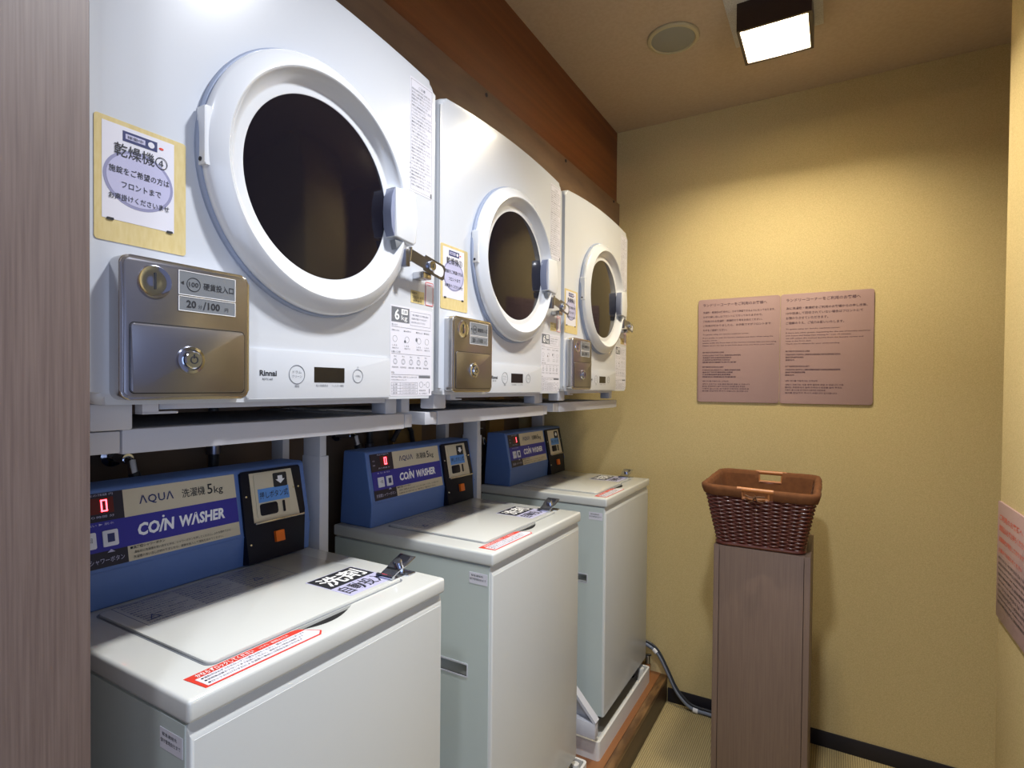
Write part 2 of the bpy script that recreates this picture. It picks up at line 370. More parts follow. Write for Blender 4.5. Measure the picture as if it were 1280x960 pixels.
    g.prism(X0, rr(-0.1055, 0.1715, -0.0865, 0.1825, 0.001), D, D+0.0002); g.build('patch_lettering', 'ink_white', il)
    g = G().text(X0, '衣類', -0.096, 0.177, w=0.014, h=0.007, d=D+0.0004, align='c')
    g.ring(X0, rr(-0.078, 0.152, -0.012, 0.181), rr(-0.0776, 0.1524, -0.0124, 0.1806), 0.0003, D)
    for i, s in enumerate(('一度に乾燥できる衣類の量は', '洗濯物の重さで六キロまで', 'ぬれたまま入れないでください')): g.text(X0, s, -0.0745, 0.172-0.0075*i, w=(0.055, 0.05, 0.045)[i], h=0.0042, d=D)
    for y_, s in ((0.147, '使いかた'), (0.093, 'お願いと注意'), (0.051, '料金')):
        g.text(X0, s, -0.134, y_, h=0.0042, d=D); g.prism(X0, rr(-0.134, y_-0.0022, -0.012, y_-0.0016), 0.0003, D)
    heads = ('衣類を入れる', '■扉を閉める', '■硬貨を入れる', '■運転'); xs = (-0.134, -0.098, -0.060, -0.034)
    for x_, s in zip(xs, heads):
        g.text(X0, s, x_, 0.1365, w=0.022 if x_ < -0.05 else 0.018, h=0.0035, d=D); g.text(X0, '確認する', x_+0.002, 0.101, w=0.018, h=0.003, d=D); g.text(X0, 'しめる', x_+0.002, 0.1065, w=0.014, h=0.003, d=D)
        g.ring(X0, ell(x_+0.010, 0.121, 0.0065), ell(x_+0.010, 0.121, 0.006), 0.0003, D)
    g.prism(X0, ell(-0.094, 0.117, 0.003), 0.0003, D).prism(X0, ell(-0.058, 0.123, 0.003, 0.004), 0.0003, D)
    for k in range(5):
        x_ = -0.123+0.024*k
        g.ring(X0, ell(x_, 0.0755, 0.0058), ell(x_, 0.0755, 0.0053), 0.0003, D); g.ring(X0, ell(x_, 0.0755, 0.003, 0.0045), ell(x_, 0.0755, 0.0026, 0.004), 0.0003, D)
        g.text(X0, ('毛布', '毛皮', '油', '革', '羽毛')[k]*2, x_, 0.064, w=0.018, h=0.0035, d=D, align='c'); g.text(X0, '禁止', x_, 0.086, w=0.008, h=0.003, d=D, align='c')
    g.text(X0, '表示料金は予告なく変更することがあります', -0.134, 0.0425, w=0.078, h=0.0035, d=D); g.text(X0, '大切な衣類は入れないで', -0.134, 0.037, w=0.045, h=0.0032, d=D)
    g.prism(X0, rr(-0.050, 0.0430, -0.012, 0.0480), 0.0003, D)
    for k in range(5): g.prism(X0, rr(-0.134, 0.009+0.006*k, -0.054, 0.0095+0.006*k), 0.0003, D)
    for x_ in (-0.134, -0.108, -0.054): g.prism(X0, rr(x_-0.0003, 0.009, x_+0.0003, 0.033), 0.0003, D)
    for k in range(4): g.text(X0, ('標準', '厚手', '毛布', '少量')[k], -0.130, 0.0103+0.006*k, h=0.0032, w=0.014, d=D); g.text(X0, '二十分から四十分まで', -0.104, 0.0103+0.006*k, h=0.0032, w=0.045, d=D)
    for x_ in (-0.042, -0.020): g.ring(X0, ell(x_, 0.029, 0.0062), ell(x_, 0.029, 0.0056), 0.0003, D)
    g.text(X0, '+', -0.031, 0.029, h=0.004, d=D, align='c').text(X0, '取扱説明書', -0.049, 0.015, w=0.022, h=0.0035, d=D).text(X0, '詳しくは係員まで', -0.049, 0.009, w=0.028, h=0.0033, d=D)
    g.prism(X0, rr(-0.0155, 0.0105, -0.0130, 0.020), 0.0003, D)
    g.build('label_print', 'ink_grey', il)
    # caution label, upper right
    ul = G().prism(X0, rr(-0.083, 0.430, -0.010, 0.664, 0.001), 0.0, 0.0004).build('caution_label', 'paper', t, 'tall white label full of small grey print')
    g = G(); g.ring(X0, rr(-0.080, 0.434, -0.012, 0.660), rr(-0.0795, 0.4345, -0.0125, 0.6595), 0.0003, D)
    g.text(X0, 'ご注意', -0.046, 0.650, w=0.022, h=0.006, d=D, align='c')
    ln = ('火災のおそれがありますので次のことをお守りください', '油の付いた衣類を乾燥しないでください', '運転中は扉を開けないでください', '乾燥後はすぐに取り出してください', '扉に手をかけてぶら下がらないでください',
          '衣類から可燃物を取り出してください', '小さなお子様だけで使わせないでください', 'ドラムが止まってから扉を開けてください')
    random.seed(3)
    for k in range(30):
        wd = random.choice((0.064, 0.060, 0.052, 0.045, 0.063)); g.text(X0, ln[k % 8], -0.078, 0.6395-0.0068*k, w=wd, h=0.0044, d=D, bold=0.005 if k % 5 else 0.02)
    for k in range(4): g.prism(X0, rr(-0.0822, 0.455+0.010*k, -0.0805, 0.4575+0.010*k), 0.0003, D)
    g.prism(X0, rr(-0.016, 0.4315, -0.011, 0.4415), 0.0003, D)
    g.build('label_print', 'ink_grey', ul)
    # hasp lock on the ring
    hs = G().prism(X0, rr(-0.130, 0.262, -0.118, 0.296, 0.002), 0.010, 0.0330, 0.0008).build('hasp', 'dull_chrome', t, 'steel hasp lock across the door edge')
    Hf = Fr((0.031, -0.118, 0.2870), (-0.02, 0.995, -0.155), (0, 0.154, 0.988))
    G().prism(Hf, [(0.004, -0.012), (0.045, -0.0125), (0.048, -0.0165), (0.112, -0.0165), (0.117, -0.012), (0.117, 0.012), (0.112, 0.0165), (0.048, 0.0165), (0.045, 0.0115), (0.004, 0.012)], 0.0, 0.0022).build('strap', 'dull_chrome', hs)
    G().tube([Hf(0.002, -0.015, 0.0), Hf(0.002, 0.015, 0.0)], 0.0034, 12).build('hinge_pin', 'chrome', hs)
    G().prism(Hf, rr(0.072, -0.0115, 0.112, 0.0115, 0.010), 0.0020, 0.0026).build('strap_slot', 'paper', hs, 'pale slot showing the dryer behind')
    g = G().lathe(Hf, 0.068, 0.0, [(0.0105, 0.0), (0.0105, 0.007), (0.0095, 0.0085), (0, 0.0085)], 24); g.build('lock_cylinder', 'chrome', hs)
    G().prism(Hf, rr(0.0668, -0.004, 0.0692, 0.004), 0.0084, 0.0089).build('keyway', 'ink', hs)
    G().box(0.0, 0.029, -0.072, -0.045, 0.2485, 0.2630, 0.002).build('lock_bracket', 'steel_edge', hs)
    # tan tag and red-edged label under the hasp
    tg = G().prism(X0, rr(-0.077, 0.200, -0.034, 0.226), 0.0, 0.0006).build('paper_tag', 'kraft', t, 'small tan paper tag')
    G().text(X0, '施錠中', -0.074, 0.219, w=0.016, h=0.004, d=0.0009).text(X0, 'フロントまで', -0.073, 0.210, w=0.036, h=0.005, d=0.0009).text(X0, 'お声掛け', -0.070, 0.2025, w=0.028, h=0.0045, d=0.0009).build('tag_print', 'ink', tg)
    rl = G().prism(X0, rr(-0.030, 0.200, -0.004, 0.250), 0.0, 0.0005).build('red_edge_label', 'paper', t, 'small white label with red border')
    G().ring(X0, rr(-0.030, 0.200, -0.004, 0.250, 0.002), rr(-0.0288, 0.2012, -0.0052, 0.2488, 0.001), 0.0002, 0.0009).text(X0, 'ご利用案内', -0.0275, 0.242, w=0.020, h=0.004, d=0.0008).build('label_border', 'ink_red', rl)
    # feet
    for y0, y1, x1 in ((-0.640, -0.592, -0.020), (-0.112, -0.078, -0.035), (-0.036, -0.008, -0.06)):
        G().box(x1-0.04, x1, y0, y1, -0.033, 0.001, 0.003).build('foot', 'rack_white', t)
    G().box(-0.03, -0.012, -0.585, -0.565, -0.012, 0.001).box(-0.03, -0.012, -0.585, -0.54, -0.0135, -0.0105).box(-0.05, -0.02, -0.56, -0.13, -0.008, 0.0).build('base_clip', 'rack_white', t)
    return t
def number_sheet(t, num):
    X0 = Fr((0, 0, 0), (0, 1, 0), (0, 0, 1))
    s = G().prism(X0, rr(-0.6440, 0.199, -0.537, 0.3485, 0.004), 0.0, 0.0009).build('number_sheet', 'kraft', t, 'tan card with a white notice reading 乾燥機'+num)
    G().prism(X0, rr(-0.636, 0.226, -0.5525, 0.3425), 0.0007, 0.0012).build('white_notice', 'paper', s)
    G().prism(X0, ell(-0.5945, 0.2800, 0.0405, 0.036, 48), 0.0010, 0.0014).build('lilac_border', 'lilac_dark', s)
    G().prism(X0, ell(-0.5945, 0.2800, 0.0370, 0.0325, 48), 0.0012, 0.0016).build('lilac_oval', 'lilac', s)
    G().prism(X0, rr(-0.6135, 0.3250, -0.5735, 0.3375), 0.0010, 0.0015).build('header_band', 'navy_ink', s)
    for y_ in (-0.6310, -0.5620): G().prism(X0, rr(y_, 0.2245, y_+0.0075, 0.2275, 0.001), 0.0010, 0.0022).build('magnet', 'ink', s, 'small black magnet')
    G().prism(X0, rr(-0.6105, 0.3282, -0.5880, 0.3345), 0.0013, 0.0017).build('header_window', 'lilac', s); G().prism(X0, ell(-0.5808, 0.3312, 0.0038), 0.0013, 0.0017).build('header_dot', 'paper', s)
    G().prism(X0, ell(-0.5685, 0.3310, 0.0028, 0.0015), 0.0010, 0.0016).build('red_mark', 'ink_red', s)
    g = G().text(X0, '乾燥機', -0.6230, 0.3045, w=0.0460, h=0.0165, d=0.0019, bold=0.006)
    g.text(X0, num, -0.5760, 0.3045, w=0.0150, h=0.0155, d=0.0019, bold=0.0)
    g.text(X0, '施錠をご希望の方は', -0.6290, 0.2835, w=0.0700, h=0.0088, d=0.0019, bold=0.01)
    g.text(X0, 'フロントまで', -0.6150, 0.2670, w=0.0460, h=0.0080, d=0.0019, bold=0.01)
    g.text(X0, 'お声掛けくださいませ', -0.6290, 0.2510, w=0.0700, h=0.0080, d=0.0019, bold=0.01)
    g.text(X0, '稼働中', -0.6085, 0.3290, w=0.018, h=0.004, d=0.0019); g.build('notice_lettering', 'ink', s)

D1 = make_dryer()
tree = [D1] + [copy_tree(D1) for _ in range(2)]
for o, (y, z, sc), num, lb in zip(tree, ((0.0, -0.001, 1.0), (0.650, 0.006, 0.975), (1.300, 0.012, 0.965)), '④⑤⑥',
        ('nearest white coin dryer, its paper notice reading dryer number 4', 'middle white coin dryer, above the second blue-panelled washer, its notice reading number 5', 'farthest white coin dryer, next to the yellow back wall')):
    o.location = (0, y, z); o.scale = (sc,)*3; tag(o, lb, 'dryer', 'coin dryers along the left wall')
    number_sheet(o, num)

# ------------------------------------------------------------------ coin washer (local: front x=0, left edge y=0, floor of the cabinet z=0, lid top z=H)
H = 0.787; WW = 0.525
def make_washer():
    t = thing('coin_washer', '', 'washer')
    T = Fr((0, 0, H), (0, 1, 0), (-1, 0, 0))        # top, reads along +Y, up = away
    body = G().box(-0.535, -0.004, 0.004, WW-0.004, 0.0, H-0.034, 0.007, 3).build('body', 'washer_body', t)
    side = G().box(-0.530, -0.012, 0.0025, 0.006, 0.004, H-0.036).build('side_panel', 'washer_side', t, 'pale green grey side panel')
    Sd = Fr((0, 0, 0), (1, 0, 0), (0, 0, 1))
    for o in (body, side):
        mm = o.data.materials[0]
        cut(o, G().box(-0.200, -0.0735, -0.02, 0.050, 0.476, 0.503, 0.002)); o.data.materials.clear(); o.data.materials.append(mm)
    cut(body, G().prism(Fr((0, -0.02, 0), (1, 0, 0), (0, 0, 1)), [(-0.013, H-0.030), (0.02, H-0.030), (0.02, H-0.058), (-0.0045, H-0.056)], -0.58, 0.0)); body.data.materials.clear(); body.data.materials.append(M['washer_body'])
    G().ring(Sd, rr(-0.203, 0.472, -0.0705, 0.507, 0.004), rr(-0.200, 0.476, -0.0735, 0.503, 0.002), -0.004, -0.0014).build('grip_recess', 'rack_white', t, 'recessed side grip')
    cover = G().box(-0.535, 0.0, 0.0, WW, H-0.032, H-0.001, 0.006, 4).build('top_cover', 'washer_top', t)
    # finger slot scooped out in front of the lid
    pts = [(0.190+0.135*k/12, 0.0585-0.024*math.sin(PI*k/12)) for k in range(13)]
    cut(cover, G().prism(T, pts, -0.018, 0.01)); cover.data.materials.clear(); cover.data.materials.append(M['washer_top'])
    G().prism(T, pts, -0.0185, -0.006).build('finger_slot', 'shade_black', t, 'dark finger opening in front of the lid')
    G().ring(T, rr(0.062, 0.060, 0.470, 0.392, 0.014), rr(0.0655, 0.0635, 0.4665, 0.3885, 0.012), -0.002, -0.0004).build('lid_groove', 'price_grey', t)
    lid = G().prism(T, rr(0.065, 0.063, 0.467, 0.389, 0.014), -0.002, 0.0035, 0.0022, 3).build('lid', 'washer_top', t)
    # printed instructions on the rear half of the lid
    g = G(); D = 0.0040
    rows = ('使用方法 洗濯物を入れてふたを閉めてください', '洗剤は自動で投入されますので入れないでください', '硬貨を入れるとすぐに運転を始めます', '運転中はふたを開けないでください', '脱水が終わるまでお待ちください', '洗濯物の量は容量をこえないでください', '防水性の衣類は洗わないでください', '異常のあるときは係員にお知らせください')
    for k in range(11):
        for j in range(3):
            g.text(T, rows[(k*3+j) % 8], 0.092+0.092*j, 0.374-0.0105*k, w=0.086-0.01*((k+j) % 3), h=0.0062, d=D, bold=0.01 if (k+j) % 4 else 0.03)
    g.ring(T, rr(0.085, 0.262, 0.372, 0.384), rr(0.0855, 0.2625, 0.3715, 0.3835), D-0.0003, D)
    g.ring(T, [(0.10, 0.285), (0.118, 0.285), (0.109, 0.303)], [(0.1025, 0.2865), (0.1155, 0.2865), (0.109, 0.2995)], D-0.0003, D+0.0002)
    g.ring(T, [(0.30, 0.300), (0.318, 0.300), (0.309, 0.318)], [(0.3025, 0.3015), (0.3155, 0.3015), (0.309, 0.3145)], D-0.0003, D+0.0002)
    g.build('instruction_print', 'ink_blue', lid)
    # detergent notice
    dn = G().prism(T, rr(0.344, 0.080, 0.462, 0.206), 0.0034, 0.0039).build('detergent_notice', 'lilac', lid, 'notice reading 洗剤自動投入')
    G().prism(T, rr(0.346, 0.136, 0.460, 0.204), 0.0038, 0.0042).build('dark_band', 'ink', lid)
    G().text(T, '洗剤', 0.354, 0.143, w=0.098, h=0.054, d=0.0046, bold=0.018).build('band_lettering', 'ink_white', lid)
    G().text(T, '自動投入', 0.350, 0.089, w=0.106, h=0.041, d=0.0043, bold=0.008).build('notice_lettering', 'ink', lid)
    # red-edged locking notice in front of the lid
    O = [(0.026, 0.056), (0.192, 0.056), (0.206, 0.052), (0.222, 0.022), (0.215, 0.012), (0.036, 0.012)]
    O = [(0.026, 0.0575), (0.030, 0.012), (0.214, 0.0095), (0.224, 0.020), (0.206, 0.053), (0.196, 0.0575)]
    rn = G().prism(T, O, -0.001, -0.0004).build('lock_notice', 'ink_red', t, 'long red-edged notice in front of the lid')
    I = [(0.033, 0.0425), (0.0345, 0.0150), (0.2125, 0.0125), (0.2205, 0.0205), (0.209, 0.0425)]
    G().prism(T, I, -0.0005, 0.0).build('notice_field', 'paper', rn)
    G().text(T, 'かならずロックしてください', 0.038, 0.0440, w=0.085, h=0.0105, d=0.0003, bold=0.014).text(T, 'いたずら・事故防止のため', 0.132, 0.0460, w=0.050, h=0.006, d=0.0003).build('title_lettering', 'ink_white', rn)
    g = G()
    for k, s in enumerate(('●運転中は必ずふたをロックして鍵をお持ちください。鍵はフロントにあります', '●使用後は鍵をフロントまでお返しください。返却のない場合は連絡します', '●ロックのかけわすれによる盗難や事故には責任を負いかねます')):
        g.text(T, s, 0.038, 0.0345-0.0082*k, w=0.165-0.008*k, h=0.0048, d=0.0003)
    g.build('notice_print', 'ink', rn)
    # hasp on the lid corner
    hs = G().box(-0.114, -0.070, 0.444, 0.462, H+0.003, H+0.006, 0.001).build('lid_hasp', 'chrome', t, 'chrome hasp lock standing up')
    Hf = Fr((-0.110, 0.448, H+0.006), (1, 0, 0), (0, 0.93, 0.36))
    G().prism(Hf, [(0, 0), (0.036, 0), (0.036, 0.030), (0.039, 0.038), (0.039, 0.072), (-0.003, 0.072), (-0.003, 0.038), (0, 0.030)], 0.0, 0.0022, 0.0006).build('strap', 'chrome', hs)
    G().prism(Hf, rr(0.004, 0.046, 0.032, 0.068, 0.007), 0.0020, 0.0027).build('strap_slot', 'dull_chrome', hs)
    G().lathe(Hf, 0.018, 0.040, [(0.0095, 0.0), (0.0095, 0.009), (0.008, 0.011), (0, 0.011)], 20).build('lock_cylinder', 'chrome', hs)
    G().tube([(-0.114, 0.446, H+0.008), (-0.070, 0.446, H+0.008)], 0.004, 10).build('hinge_pin', 'chrome', hs)
    G().tube([(-0.098, 0.500, H+0.002), (-0.098, 0.500, H+0.016)], 0.007, 10).build('staple', 'chrome', hs)
    G().box(-0.112, -0.068, 0.488, 0.512, H-0.002, H+0.003, 0.001).build('staple_plate', 'chrome', hs)
    # side sticker
    st = G().prism(Sd, rr(-0.068, 0.7065, -0.016, 0.7335), -0.0035, -0.0019).build('side_sticker', 'paper', t, 'small white sticker on the side')
    G().text(Sd, '緊急連絡先', -0.062, 0.724, w=0.034, h=0.0048, d=-0.0017).text(Sd, '保守管理会社まで', -0.066, 0.715, w=0.046, h=0.0055, d=-0.0017).build('sticker_print', 'ink', st)
    # blue control housing: sloping front, vertical foot
    pf = [(-0.4100, -0.001), (-0.4060, 0.064), (-0.4330, 0.2050), (-0.440, 0.2085), (-0.512, 0.2085), (-0.517, 0.204), (-0.530, 0.0), ]
    PS = Fr((0, 0.020, H), (1, 0, 0), (0, 0, 1))
    hs = G().prism(PS, pf, -0.502, 0.0, 0.0).build('control_housing', 'panel_blue', t, 'blue sloping control housing')
    bev = hs.modifiers.new('bevel', 'BEVEL'); bev.width = 0.004; bev.segments = 3; bev.limit_method = 'ANGLE'
    up = V((-0.0270, 0, 0.1410)).normalized()
    S = Fr((-0.4060, 0, H+0.064), (0, 1, 0), up)   # slanted face; b measured along the slope from the crease
    D = 0.0010
    G().prism(S, rr(0.023, -0.0005, 0.522, 0.0015), -0.001, 0.0012).build('housing_step', 'panel_blue', hs)
    L = 0.1436
    bz = lambda z: (z-0.064)/0.1410*L
    b0, b1, b2, b3 = bz(0.0720), bz(0.1000), bz(0.1500), bz(0.1990)
    G().prism(S, rr(0.124, b0, 0.340, b3), 0.0, D).build('name_label', 'label_cream', hs, 'cream and navy name label')
    G().prism(S, rr(0.034, b1-0.001, 0.340, b2), D-0.0004, D+0.0003).build('navy_band', 'label_navy', hs)
    G().prism(S, rr(0.034, b0, 0.124, b1), 0.0, D+0.0002).build('caption_field', 'label_black', hs); G().prism(S, rr(0.034, b2-0.001, 0.124, b3), 0.0, D+0.0002).build('display_field', 'label_black', hs)
    D2 = D+0.0006
    G().text(S, 'ΛQUΛ', 0.150, bz(0.1665), w=0.062, h=0.0185, d=D2, bold=0.014, spacing=1.1).build('maker_lettering', 'navy_ink', hs)
    G().text(S, '洗濯機', 0.228, bz(0.1670), w=0.046, h=0.0175, d=D2, bold=0.006).text(S, '5', 0.279, bz(0.1665), w=0.011, h=0.0205, d=D2, bold=0.01).text(S, 'kg', 0.293, bz(0.1625), w=0.019, h=0.0185, d=D2, bold=0.005).build('model_lettering', 'ink', hs)
    G().text(S, 'CO/N', 0.143, bz(0.1125), w=0.066, h=0.0235, d=D2, bold=0.04, shear=0.15).text(S, 'WΛSHER', 0.218, bz(0.1125), w=0.092, h=0.0235, d=D2, bold=0.04, shear=0.15).prism(S, ell(0.1895, bz(0.1400), 0.0022, n=12), D, D2).build('product_lettering', 'ink_white', hs)
    g = G().text(S, '■洗濯槽シャワーボタン', 0.128, bz(0.0925), w=0.060, h=0.0052, d=D2, bold=0.02)
    g.text(S, '運転前に洗濯槽を洗い流すときは、シャワーボタンを押してください。ふたを閉めてから', 0.134, bz(0.0840), w=0.185, h=0.0050, d=D2).text(S, '洗濯槽の洗い流しが終わりましたら、硬貨を投入して運転を始めてください。', 0.132, bz(0.0755), w=0.170, h=0.0050, d=D2)
    g.build('note_print', 'ink', hs)
    # display and buttons
    G().prism(S, rr(0.072, bz(0.1635), 0.108, bz(0.1905)), D, D+0.0006).build('display_glass', 'led_glow', hs, 'dark red display glass')
    for y0 in (0.052, 0.086):
        G().prism(S, rr(y0, bz(0.106), y0+0.024, bz(0.1335), 0.002), D, D+0.003, 0.001).build('push_button', 'button_white', hs)
    G().prism(S, rr(0.093, bz(0.113), 0.104, bz(0.1275)), D+0.0028, D+0.0034).build('button_mark', 'navy_ink', hs)
    g = G().text(S, '一回', 0.058, bz(0.117), w=0.012, h=0.008, d=D+0.0034); g.build('button_lettering', 'ink', hs)
    g = G().prism(S, [(0.092, bz(0.0955)), (0.104, bz(0.0955)), (0.098, bz(0.1005))], D, D2+0.0002)
    g.text(S, '洗濯槽シャワーボタン', 0.040, bz(0.0790), w=0.078, h=0.0095, d=D2+0.0002)
    g.text(S, '現在の残額 円', 0.062, bz(0.1935), w=0.046, h=0.0042, d=D2+0.0002).text(S, '残り時間 分', 0.062, bz(0.1560), w=0.046, h=0.0042, d=D2+0.0002)
    g.text(S, '料金', 0.042, bz(0.178), h=0.004, d=D2+0.0002).text(S, '時間', 0.042, bz(0.166), h=0.004, d=D2+0.0002).text(S, '▶ 洗い ▶ 脱水', 0.056, bz(0.1430), w=0.050, h=0.0042, d=D2+0.0002)
    g.build('display_lettering', 'lilac', hs)
    # coin unit: black bezel, recessed cream plate, shelf, orange button
    z0, z1 = bz(0.020), bz(0.2005)
    cu = G().prism(S, [(0.3480, -0.060), (0.4900, -0.060), (0.5050, 0.032), (0.5050, z1-0.004), (0.5010, z1), (0.3560, z1), (0.3500, z1-0.004), (0.3480, 0.02)], -0.03, 0.0075, 0.002).build('coin_unit', 'black_plastic', t, 'black coin unit with cream plate')
    CO = [(0.3700, 0.0245), (0.4880, 0.0245), (0.4780, z1-0.006), (0.3700, z1-0.006)]
    G().prism(S, CO, 0.007, 0.0085).build('cream_plate', 'label_cream', cu)
    G().prism(S, rr(0.3790, 0.0330, 0.4640, z1-0.0095, 0.004), 0.0084, 0.0105, 0.0006).build('inner_plate', 'label_cream', cu)
    G().prism(S, [(0.3690, 0.0210), (0.4960, 0.0210), (0.4960, 0.0250), (0.3690, 0.0250)], 0.0085, 0.016, 0.0006).build('coin_shelf', 'steel_edge', cu, 'thin metal coin shelf')
    G().prism(S, rr(0.4265, z1-0.044, 0.4620, z1-0.012, 0.003), 0.0104, 0.0115).build('arrow_plate', 'ink', cu)
    cyA, czA = 0.4442, z1-0.028
    G().prism(S, [(cyA-0.006, czA+0.009), (cyA+0.006, czA+0.009), (cyA+0.006, czA+0.001), (cyA+0.012, czA+0.001), (cyA, czA-0.009), (cyA-0.012, czA+0.001), (cyA-0.006, czA+0.001)], 0.0114, 0.0120).build('down_arrow', 'ink_white', cu)
    G().prism(S, rr(0.3850, 0.0660, 0.4640, 0.0960), 0.0104, 0.0114).build('button_notice', 'sky_label', cu, 'sky blue notice reading 押しボタン式')
    G().text(S, '押しボタン式', 0.3880, 0.0735, w=0.0730, h=0.0155, d=0.0118, bold=0.005).build('notice_lettering', 'ink', cu)
    G().prism(S, rr(0.3860, 0.0370, 0.4300, 0.0630, 0.005), 0.0104, 0.0125, 0.001).build('return_cup', 'black_plastic', cu); G().prism(S, rr(0.4440, 0.0370, 0.4490, 0.0630, 0.002), 0.0104, 0.0130).build('coin_mouth', 'black_plastic', cu)
    G().prism(S, rr(0.4150, -0.0260, 0.4370, -0.0020, 0.001), 0.007, 0.0150, 0.001).build('orange_button', 'orange_button', cu, 'orange push button')
    for a_, b_ in ((0.3580, 0.0840), (0.4930, 0.0880), (0.3570, -0.020), (0.4790, 0.0880)):
        G().lathe(S, a_, b_, [(0, 0.0095), (0.0022, 0.0092), (0.003, 0.0075)], 12).build('screw', 'chrome', cu)
    # feet
    for x_ in (-0.06, -0.47):
        for y_ in (0.05, WW-0.05):
            G().tube([(x_, y_, -0.0735), (x_, y_, 0.004)], 0.018, 14).build('foot', 'rubber', t)
    G().box(-0.50, -0.02, 0.02, WW-0.02, -0.012, 0.004).build('base_shadow_gap', 'rubber', t, 'black slab painting the shadow gap under the body')  # dark slab stands in for the shadow between body and pan
    return t, S, D2
def digit(t, S, d, ch):
    hs = [c for c in kids(t) if c.name.startswith('control_housing')][0]
    bz = lambda z: (z-0.064)/0.1410*0.1436
    a0, a1, c0, c2 = 0.088, 0.098, bz(0.1665), bz(0.1870); c1 = (c0+c2)/2; w_ = 0.0022
    seg = {'a': rr(a0, c2-w_, a1, c2), 'g': rr(a0, c1-w_/2, a1, c1+w_/2), 'd': rr(a0, c0, a1, c0+w_), 'f': rr(a0, c1, a0+w_, c2), 'e': rr(a0, c0, a0+w_, c1), 'b': rr(a1-w_, c1, a1, c2), 'c': rr(a1-w_, c0, a1, c1)}
    g = G()
    for k in {'0': 'abcdef', '1': 'bc'}[ch]: g.prism(S, seg[k], d, d+0.0004)
    g.build('red_digit', 'led_red', hs, 'glowing red digit '+ch)
W1, SF, DD = make_washer()
tree = [W1] + [copy_tree(W1) for _ in range(2)]
for o, y, ch, lb in zip(tree, (-0.5753, 0.133, 0.8875), '001',
        ('nearest white coin washer, beside the grey wood partition, display showing 0', 'middle white coin washer with blue controls, full pale side in view', 'farthest white coin washer, against the back wall, display showing 1')):
    o.location = (0.075, y, -1.155); tag(o, lb, 'washer', 'coin washers on the wooden step'); digit(o, SF, DD+0.0002, ch)

# ------------------------------------------------------------------ dryer racks (local: y=0 at the dryer's right edge, z=0 dryer bottom)
def make_rack():
    t = thing('dryer_rack', '', 'rack', (0, 0, 0))
    xf = -0.030
    G().box(xf-0.035, xf, -0.600, -0.060, -0.066, -0.034, 0.0015).build('front_rail', 'rack_white', t)
    for y0, y1 in ((-0.645, -0.602), (-0.058, -0.034)):
        G().box(-0.52, xf-0.001, y0, y1, -0.064, -0.036, 0.0012).build('side_rail', 'rack_white', t)
    G().box(-0.52, xf-0.036, -0.600, -0.060, -0.044, -0.040).build('shelf_plate', 'rack_white', t)
    for x0, x1, dy in ((-0.395, -0.335, 0.0), (-0.52, -0.475, 0.0)):
        G().box(x0, x1, -0.022, -0.002, -1.20, -0.036, 0.001).build('post', 'rack_white', t)
    G().box(-0.397, -0.333, -0.024, 0.004, -1.20, -0.152, 0.001).build('post_sleeve', 'rack_white', t)
    G().box(-0.52, 0.045, 0.035, 0.065, -1.174, -1.120, 0.002).build('foot_rail', 'rack_white', t)
    Y = Fr((0, 0.065, 0), (1, 0, 0), (0, 0, 1))
    G().prism(Y, [(-0.34, -1.12), (0.040, -1.12), (0.044, -1.110), (-0.13, -0.93), (-0.34, -0.93)], 0.0, 0.004).build('gusset', 'rack_white', t)
    G().prism(Y, [(0.040, -1.122), (0.048, -1.116), (-0.125, -0.925), (-0.135, -0.930)], 0.0, 0.030).build('brace', 'rack_white', t)
    G().tube([(-0.36, -0.012, -1.24), (-0.36, -0.012, -1.19)], 0.012, 12).build('leveller', 'rubber', t)
    return t
r1 = make_rack()
rk = [r1, copy_tree(r1), copy_tree(r1)]
for o, y, z, lb in zip(rk, (0.0, 0.655, 1.31), (0, 0.002, 0.008), ('white steel rack carrying the nearest dryer', 'white steel rack carrying the middle dryer', 'white steel rack carrying the farthest dryer, by the back wall')):
    o.location = (0, y, z); tag(o, lb, 'rack', 'dryer racks')
    if y > 1:
        for c in kids(o):
            if c.name.startswith(('foot_rail', 'gusset', 'brace', 'post_sleeve', 'leveller')) or (c.name.startswith('post') and c.bound_box[0][0] < -0.45): bpy.data.objects.remove(c)
            elif c.name.startswith('post'): c.location = (-0.120, 0.133, 0)      # this post stands between washer and back wall
    if y == 0.655:
        for c in kids(o):
            if c.name.startswith(('foot_rail', 'gusset', 'brace')): c.location = (0.045, 0.07, 0.018)
            if c.name.startswith(('post', 'leveller')): c.location = (0, 0.042, 0)

# drain pans under the washers
def make_pan():
    t = thing('drain_pan', '', 'drain pan')
    X = Fr((0, 0, 0), (1, 0, 0), (0, 1, 0))
    G().ring(X, rr(-0.56, 0, 0, 0.610, 0.012), rr(-0.552, 0.008, -0.008, 0.602, 0.008), 0.0, 0.064).build('rim', 'pan_white', t)
    G().prism(X, rr(-0.556, 0.004, -0.004, 0.606, 0.010), 0.0, 0.012).build('base', 'pan_white', t)
    for x_, y_ in ((-0.03, 0.03), (-0.03, 0.58), (-0.53, 0.03), (-0.53, 0.58)):
        G().lathe(X, x_, y_, [(0, 0.063), (0.012, 0.063), (0.018, 0.012)], 16).build('corner_pad', 'pan_white', t)
    return t
p1 = make_pan(); pp = [p1, copy_tree(p1), copy_tree(p1)]
for o, y, lb in zip(pp, (-0.650, 0.085, 0.787), ('white drain pan under the nearest washer', 'white drain pan under the middle washer', 'white drain pan under the farthest washer')):
    o.location = (0.095, y, -1.2415); tag(o, lb, 'drain pan', 'washer drain pans')
for o in pp: o.scale = (1, 0.985, 1)

